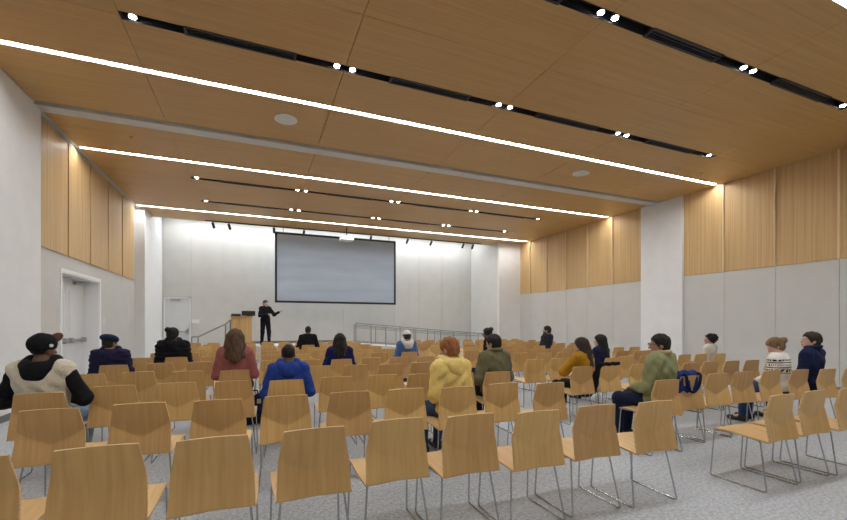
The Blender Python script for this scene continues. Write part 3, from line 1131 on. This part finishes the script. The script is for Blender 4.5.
    # neck opening towards the front
    G.cut(Fr(T(0, .06, .545), T.R), (0, .55, .83), .012)
    G.cut(T, (0, 0, -1), .09)
    gname = {'hoodie': 'hoodie', 'puffer': 'puffer_jacket', 'vest': 'vest', 'jacket': 'jacket', 'shirt': 'shirt', 'plain': 'sweater'}[top_kind]
    gar = G.mesh(gname, top, root)
    if sleeves is not None:
        slv.disp = wob[:2]
        slv.mesh('sleeves', sleeves, root)
    if collar is not None:
        K = Field(.009)
        pts = [T(.090 * math.sin(a), -.012 - .082 * math.cos(a) , .562 - .012 * (1 - math.cos(a))) for a in np.linspace(-2.3, 2.3, 13)]
        K.chain(pts, [.023] * 13, .01)
        K.mesh('collar', collar, root)
    if top_kind in ('hoodie', 'puffer') or extra and 'hood' in extra:
        K = Field(vox * .9)
        pts = [T(.105 * math.sin(a), -.02 - .092 * math.cos(a), .535 - .055 * (1 + math.cos(a)) / 2 + .02 * (1 - math.cos(a)) / 2) for a in np.linspace(-2.5, 2.5, 15)]
        K.chain(pts, [.03] + [.042] * 13 + [.03], .03)
        K.ell(T, (0, -.125, .44), (.105, .05, .085), .04)
        K.disp = [(35, 20, 40, .5, .003), (-30, 50, 22, 2, .002)]
        hm = top
        if extra and 'hood' in extra: hm = extra['hood']
        K.mesh('hood', hm, root)
    # ---- hair and hats
    hm = HAIRM[hcol]
    if hair:
        K = Field(.009)
        t = .016 if hair in ('short', 'cap', 'crop', 'beret') else .02
        if hair == 'crop': t = .006
        if hair == 'thick': t = .022
        K.ell(Hd, (0, -.014, .037), (.074 + t, .092 + t, .088 + t), .02)
        if hair != 'crop':
            K.ell(Hd, (0, -.05, -.02), (.062 + t * .6, .05 + t * .7, .07), .03)
        if hair in ('long', 'longer', 'bob'):
            pass
        else:
            K.cut(Hd, (0, .8, -.6), .026 if hair != 'crop' else .008)
        if hair in ('short', 'crop', 'thick', 'beret', 'cap'):
            K.cut(Hd, (0, 0, -1), .068)
            for sx in (-1, 1):
                K.ell(Hd, (sx * .09, .0, -.02), (.022, .03, .045), .01, 'd')
        if hair == 'long':
            K.chain([Hd(0, -.06, .03), Hd(0, -.085, -.10), T(0, -.125, .40)], [.09, .095, .075], .03)
            for sx in (-1, 1):
                K.chain([Hd(sx * .06, -.02, .02), Hd(sx * .078, -.025, -.10), T(sx * .092, -.09, .42)], [.055, .056, .042], .03)
        if hair == 'longer':
            K.chain([Hd(0, -.05, .03), Hd(0, -.07, -.10), T(0, -.125, .33)], [.088, .08, .06], .03)
            for sx in (-1, 1):
                K.chain([Hd(sx * .06, -.02, .02), Hd(sx * .07, -.02, -.10), T(sx * .075, -.07, .40)], [.05, .048, .03], .03)
        if hair == 'bob':
            K.chain([Hd(0, -.05, .02), Hd(0, -.07, -.11)], [.09, .085], .03)
            for sx in (-1, 1):
                K.chain([Hd(sx * .055, -.01, .03), Hd(sx * .07, -.015, -.12)], [.05, .045], .03)
        if hair in ('long', 'longer', 'bob'):
            K.ell(Hd, (0, .10, -.035), (.066, .085, .105), .012, 'd')
        if hair == 'bun':
            K.ell(Hd, (0, -.135, .045), (.045, .045, .045), .012)
        if hair == 'topbun':
            K.ell(Hd, (-.025, -.105, .10), (.058, .055, .05), .02)
        if hair == 'curly':
            K.ell(Hd, (0, -.06, .05), (.105, .10, .095), .03)
            K.disp = [(110, 60, 30, 0, .005), (-50, 110, 70, 1, .005), (40, -60, 110, 2, .005)]
        else:
            K.disp = [(90, 60, 0, 0, .0022), (-120, 50, 20, 1, .0022)]
            if hair in ('thick', 'long'):
                K.disp += [(70, -80, 40, 2, .004)]
        K.mesh('hair', hm, root)
    if extra:
        for key, v in extra.items():
            if key == 'beret':
                K = Field(.009)
                K.ell(Hd, (0, -.025, .078), (.120, .130, .066), .02, R=rot('x', -14)).ell(Hd, (0, -.01, .05), (.092, .11, .03), .02, R=rot('x', -10))
                K.mesh('beret', v, root)
            if key == 'cap':
                crown, brim = v
                K = Field(.009)
                K.ell(Hd, (0, -.014, .058), (.096, .116, .102), .02).cut(Hd, (0, .14, -1), -.004)
                K.disp = [(60, 30, 0, 0, .002)]
                c = K.mesh('cap', crown, root)
                K = Field(.007)
                if key and extra.get('brim_up'):
                    K.ell(Hd, (0, .105, .115), (.075, .055, .011), .005, R=rot('x', 62))
                else:
                    K.ell(Hd, (0, .135, .035), (.08, .075, .009), .005, R=rot('x', -12))
                K.mesh('brim', brim, c)
                if extra.get('badge'):
                    K = Field(.006)
                    K.ell(Hd, (.098, -.012, .045), (.012, .018, .016), .003)
                    K.mesh('patch', M_PLASTIC, c)
            if key == 'knitcap':
                K = Field(.009)
                K.ell(Hd, (0, -.012, .045), (.096, .113, .1), .02).cut(Hd, (0, -.1, -1), -.04)
                K.mesh('cap', v, root)
            if key == 'glasses':
                m = MB()
                for sx in (-1, 1):
                    m.tube([Hd(sx * .033 + .021 * math.cos(a), .104, .012 + .017 * math.sin(a)) for a in np.linspace(0, 2 * PI, 13)], .0028, 6)
                    m.tube([Hd(sx * .054, .103, .016), Hd(sx * .082, .06, .016), Hd(sx * .084, -.015, .01)], .0028, 6)
                m.tube([Hd(-.012, .106, .016), Hd(.012, .106, .016)], .0028, 6)
                m.build('glasses', v, root)
            if key == 'mask':
                K = Field(.007)
                K.ell(Hd, (0, .045, -.055), (.055, .055, .045), .01)
                K.cut(Hd, (0, -1, 0), -.02)
                K.mesh('mask', v, root)
            if key == 'waist':
                pass
    return root, T, Hd


def sit(key, dx=0, dy=.0):
    c = CH[key]
    return c.location.x + dx, c.location.y + dy


BLACKC = cloth('black_cloth', (.010, .010, .013), .35)
CREAM = cloth('cream_quilt', (.62, .57, .46), .10, 22, bump=.6)
NAVY = cloth('navy_cloth', (.014, .019, .06), .3)
NAVYP = cloth('navy_purple_puffer', (.02, .018, .055), .3)
BLUE = cloth('bright_blue_fleece', (.022, .058, .30), .22)
PINK = cloth('rose_pink_knit', (.34, .115, .11), .18, 40)
INDIGO = cloth('indigo_knit', (.012, .017, .11), .25)
DENIM = cloth('mid_blue_denim', (.075, .145, .34), .25, 30)
OFFW = cloth('off_white_fleece', (.62, .60, .54), .08)
YELLOW = cloth('pale_yellow_fleece', (.74, .57, .20), .12)
OLIVE = cloth('olive_cotton', (.145, .135, .075), .15)
MUST = cloth('mustard_wool', (.40, .20, .015), .2)
SAGE = cloth('sage_green_cotton', (.24, .25, .125), .15)
CORD = cloth('tan_corduroy', (.45, .36, .22), .12, 40)
DGREY = cloth('dark_blue_grey_cloth', (.025, .03, .045), .3)
SUIT = cloth('black_suit_cloth', (.010, .010, .014), .3)
REDK = cloth('dark_red_knit', (.30, .03, .03), .2)
BROWNP = cloth('brown_brim', (.14, .07, .045), .2, 30)
CAPW = cloth('white_cap_cotton', (.74, .73, .70), .06)
BERET = cloth('navy_felt', (.012, .02, .055), .25)


def nordic_mat():
    m = cloth('nordic_knit', (.78, .77, .73), .06, 50)
    N, L = m.node_tree.nodes, m.node_tree.links
    b = N['Principled BSDF']
    src = b.inputs['Base Color'].links[0].from_socket
    tc = N.new('ShaderNodeTexCoord')
    sx = N.new('ShaderNodeSeparateXYZ')
    L.new(tc.outputs['Object'], sx.inputs[0])
    def mth(op, a, bb=None):
        n = N.new('ShaderNodeMath'); n.operation = op
        for i, v in enumerate((a, bb)):
            if v is None: continue
            if isinstance(v, (int, float)): n.inputs[i].default_value = v
            else: L.new(v, n.inputs[i])
        return n.outputs[0]
    z = sx.outputs['Z']; x = sx.outputs['X']; y = sx.outputs['Y']
    def band(c, h):
        return mth('LESS_THAN', mth('ABSOLUTE', mth('SUBTRACT', z, c)), h)
    zig = mth('GREATER_THAN', mth('SINE', mth('MULTIPLY', mth('ADD', x, y), 170)), -.3)
    zig2 = mth('GREATER_THAN', mth('SINE', mth('MULTIPLY', mth('SUBTRACT', x, y), 230)), .2)
    tot = None
    for c, h, pat in ((.985, .012, zig), (.95, .007, None), (.915, .016, zig2), (.88, .007, None), (.835, .022, zig), (.80, .006, None)):
        q = band(c, h)
        if pat is not None: q = mth('MULTIPLY', q, pat)
        tot = q if tot is None else mth('MAXIMUM', tot, q)
    mx = N.new('ShaderNodeMix'); mx.data_type = 'RGBA'
    L.new(tot, mx.inputs[0]); L.new(src, mx.inputs[6]); mx.inputs[7].default_value = (.02, .02, .024, 1)
    L.new(mx.outputs[2], b.inputs['Base Color'])
    return m


NORDIC = nordic_mat()

person('person', 'person in a black cap, cream quilted vest and black hoodie at far left', sit(('L', 2, 0), -.06), -8, CREAM, 'vest', BLKT if 0 else LJEANS, 'brown', 'crop', 'black', .99,
       lean=-2, head=(-24, -3, 0), arms='out', wide=1.2, vox=.011, puff=.012, sleeves=BLACKC, extra={'cap': (BLACKC, BROWNP), 'brim_up': True, 'badge': True, 'hood': BLACKC})
person('person', 'person in a navy beret and navy puffer jacket by the left wall', sit(('L', 4, 0), -.1), -6, NAVYP, 'puffer', BLKT, 'tan', 'short', 'dark', .95, head=(-30, -4, 0), wide=1.12, puff=.02, extra={'beret': BERET})
person('person', 'person with dark hair in a bun wearing a black puffer jacket', sit(('L', 5, 1), -.08), -4, BLACKC, 'puffer', BLKT, 'brown', 'topbun', 'black', 1.02, head=(-22, -3, 0), wide=1.1, puff=.022)
person('person', 'person with long brown hair in a rose pink sweater', sit(('L', 3, 3)), -2, PINK, 'plain', NAVYJ, 'light', 'long', 'brown', 1.02, head=(-4, -2, 0), arms='wide', wide=.93, puff=.004)
person('person', 'person with cropped dark hair in a bright blue hoodie', sit(('L', 2, 4), .025), 0, BLUE, 'hoodie', NAVYJ, 'brown', 'crop', 'black', .90, lean=-2, head=(-6, -6, 0), arms='wide', wide=1.1, vox=.011, puff=.006)
person('person', 'person dressed in black with cropped hair in the rows nearest the stage', sit(('L', 8, 6)), 2, BLACKC, 'plain', BLKT, 'brown', 'crop', 'black', 1.03, head=(4, 0, 0), arms='wide', wide=1.12)
person('person', 'person with shoulder length black hair in a dark blue sweater', sit(('L', 4, 6)), 0, INDIGO, 'plain', BLKT, 'tan', 'long', 'black', .945, head=(2, -3, 0), arms='wide', wide=1.05)
person('person', 'person in a white cap and blue denim jacket with pale hood', sit(('L', 5, 9)), 0, DENIM, 'jacket', NAVYJ, 'light', 'short', 'dark', .965, head=(3, -4, 0), arms='wide', wide=1.05, extra={'hood': OFFW, 'knitcap': CAPW})
person('person', 'person with short ginger hair in a pale yellow hoodie', sit(('L', 1, 6), .08, .04), 12, YELLOW, 'hoodie', JEANS, 'light', 'thick', 'ginger', .965, lean=5, head=(18, -4, 0), wide=1.06, vox=.010, puff=.008, legs=(-.05, .02))
person('person', 'person with short black hair in an olive jacket', sit(('L', 2, 9), .09), 12, OLIVE, 'jacket', BLKT, 'tan', 'short', 'black', .97, lean=0, head=(14, -5, 0), wide=1.16, vox=.011, puff=.012, arms='wide', collar=OLIVE)
person('person', 'person in black with hair in a bun turned sideways behind the olive jacket', sit(('R', 5, 1), .08, .02), 45, BLACKC, 'plain', JEANS, 'brown', 'topbun', 'black', 1.0, lean=4, head=(10, 0, 0), arms='lap', wide=1.05)
person('person', 'person with short black hair in a dark blue grey hooded jacket by the right wall', sit(('R', 6, 5), .38), 26, DGREY, 'hoodie', BLKT, 'tan', 'short', 'black', 1.035, head=(22, 0, 0), wide=1.08, arms='wide', puff=.01)
person('person', 'person with wavy dark hair in a mustard coat resting chin on hand', sit(('R', 2, 0), .24, .0), 20, MUST, 'jacket', BLKT, 'light', 'longer', 'dark', .915, lean=2, head=(28, -8, 0), arms=('chin', 'lap'), wide=1.04, vox=.009, puff=.012)
person('person', 'person with long straight black hair in a navy top beside the mustard coat', sit(('R', 3, 3), -.05), 14, NAVY, 'plain', BLKT, 'light', 'longer', 'black', .925, lean=0, head=(32, -2, 0), wide=1.0)
person('person', 'person in glasses and a sage green jacket with tan collar', sit(('R', 1, 0), .18, .0), 16, SAGE, 'jacket', NAVYJ, 'tan', 'short', 'black', .985, lean=-2, head=(34, -2, 0), wide=1.2, vox=.010, puff=.022, collar=CORD, arms='lap', extra={'glasses': M_DARK})
person('person', 'person with curly black hair in a white top near the right column', sit(('R', 3, 9)), 10, OFFW, 'plain', NAVYJ, 'tan', 'curly', 'black', .915, head=(40, 0, 0))
person('person', 'person with hair in a low bun wearing a black and white patterned sweater', sit(('R', 1, 5), .06, .02), 10, NORDIC, 'plain', JEANS, 'light', 'bun', 'blond', .925, lean=3, head=(32, -24, 0), wide=1.1, vox=.010, puff=.008, arms='lap')
person('person', 'person with short brown hair in a navy shirt looking up at the front', sit(('R', 1, 6), .17, .03), 4, NAVY, 'shirt', NAVYJ, 'light', 'thick', 'dark', .985, lean=-2, head=(46, 8, 0), wide=1.12, vox=.010, arms='lap', collar=NAVY)
px_, py_ = at(265, 344.6, SZ)
person('person', 'presenter in a black suit standing on the stage with hands raised', (px_, 16.35, SZ), 205, SUIT, 'jacket', SUIT, 'light', 'short', 'greying', 1.0, lean=0, head=(14, 0, 0), stand=True, arms=('present_low', 'present') if 0 else ('present', 'present_low'), vox=.010, wide=1.02, extra={'glasses': M_PLASTIC})

# ------------------------------------------------------------------ belongings
BAGB = cloth('royal_blue_nylon', (.02, .035, .16), .25, 30)
STRAP = cloth('dark_navy_webbing', (.008, .012, .04), .3, 40)
def in_chair(key):
    c = CH[key]
    return c.location.x, c.location.y, c.rotation_euler.z
x, y, rz = in_chair(('R', 1, 1))
t = empty('shoulder_bag', 'blue shoulder bag with a dark strap hanging on a chair back', 'bag', (x, y, 0), rz)
I3 = Fr((0, 0, 0), np.eye(3))
K = Field(.011)
for xx in (-.12, 0, .12):
    K.cap((xx - .03, -.165, .80), (xx - .03, -.15, .66), .065, .075, .05)
K.disp = [(40, 30, 20, 0, .003)]
K.mesh('bag_body', BAGB, t)
MB().tube(fillet([(-.16, -.15, .82), (-.11, -.255, .83), (-.12, -.262, .70), (-.02, -.255, .60), (.08, -.262, .68), (.11, -.262, .83), (.12, -.15, .82)], .06, 5), .016, 8).build('strap', STRAP, t)
x, y, rz = in_chair(('R', 2, 1))
t = empty('coat', 'black coat draped over a chair back beside the mustard coat', 'coat', (x, y, 0), rz)
K = Field(.010)
K.cap((-.17, -.215, .815), (.16, -.215, .815), .028, .028, .02)
K.cap((-.17, -.18, .80), (-.16, -.10, .50), .035, .04, .03).cap((-.2, -.2, .80), (-.235, -.13, .42), .03, .045, .03).cap((-.21, -.17, .7), (-.24, -.05, .36), .035, .045, .04)
K.cap((.0, -.18, .79), (.0, -.11, .55), .03, .04, .03).cap((.15, -.18, .79), (.15, -.11, .55), .03, .035, .03)
K.disp = [(50, 20, 30, 0, .003)]
K.mesh('coat_cloth', BLACKC, t)
bx, by = at(254, 424, 0)
t = empty('backpack', 'navy backpack with black base standing on the floor between two rows', 'bag', (bx, by, 0), .2)
K = Field(.012)
K.cap((-.08, 0, .2), (-.07, 0, .36), .085, .07, .04).cap((.08, 0, .2), (.07, 0, .36), .085, .07, .04)
K.mesh('bag_body', NAVY, t)
K = Field(.012)
K.cap((-.09, 0, .085), (.09, 0, .085), .085, .085, .04).cut(I3, (0, 0, 1), .15)
K.mesh('bag_base', BLACKC, t)
MB().tube(fillet([(-.05, 0, .42), (-.05, 0, .47), (.05, 0, .47), (.05, 0, .42)], .03), .009, 8).build('handle', STRAP, t)
MB().box(.02, .07, -.105, -.085, .30, .36).build('name_tag', CORD, t)


# ------------------------------------------------------------------ world and colour management
w = bpy.data.worlds.new('world')
bpy.context.scene.world = w
w.use_nodes = True
w.node_tree.nodes['Background'].inputs[0].default_value = (.5, .5, .5, 1)
w.node_tree.nodes['Background'].inputs[1].default_value = 0.2
vs = bpy.context.scene.view_settings
vs.view_transform = 'Standard'
vs.look = 'None'
vs.gamma = 1.0
vs.use_curve_mapping = False
vs.exposure = 0.25
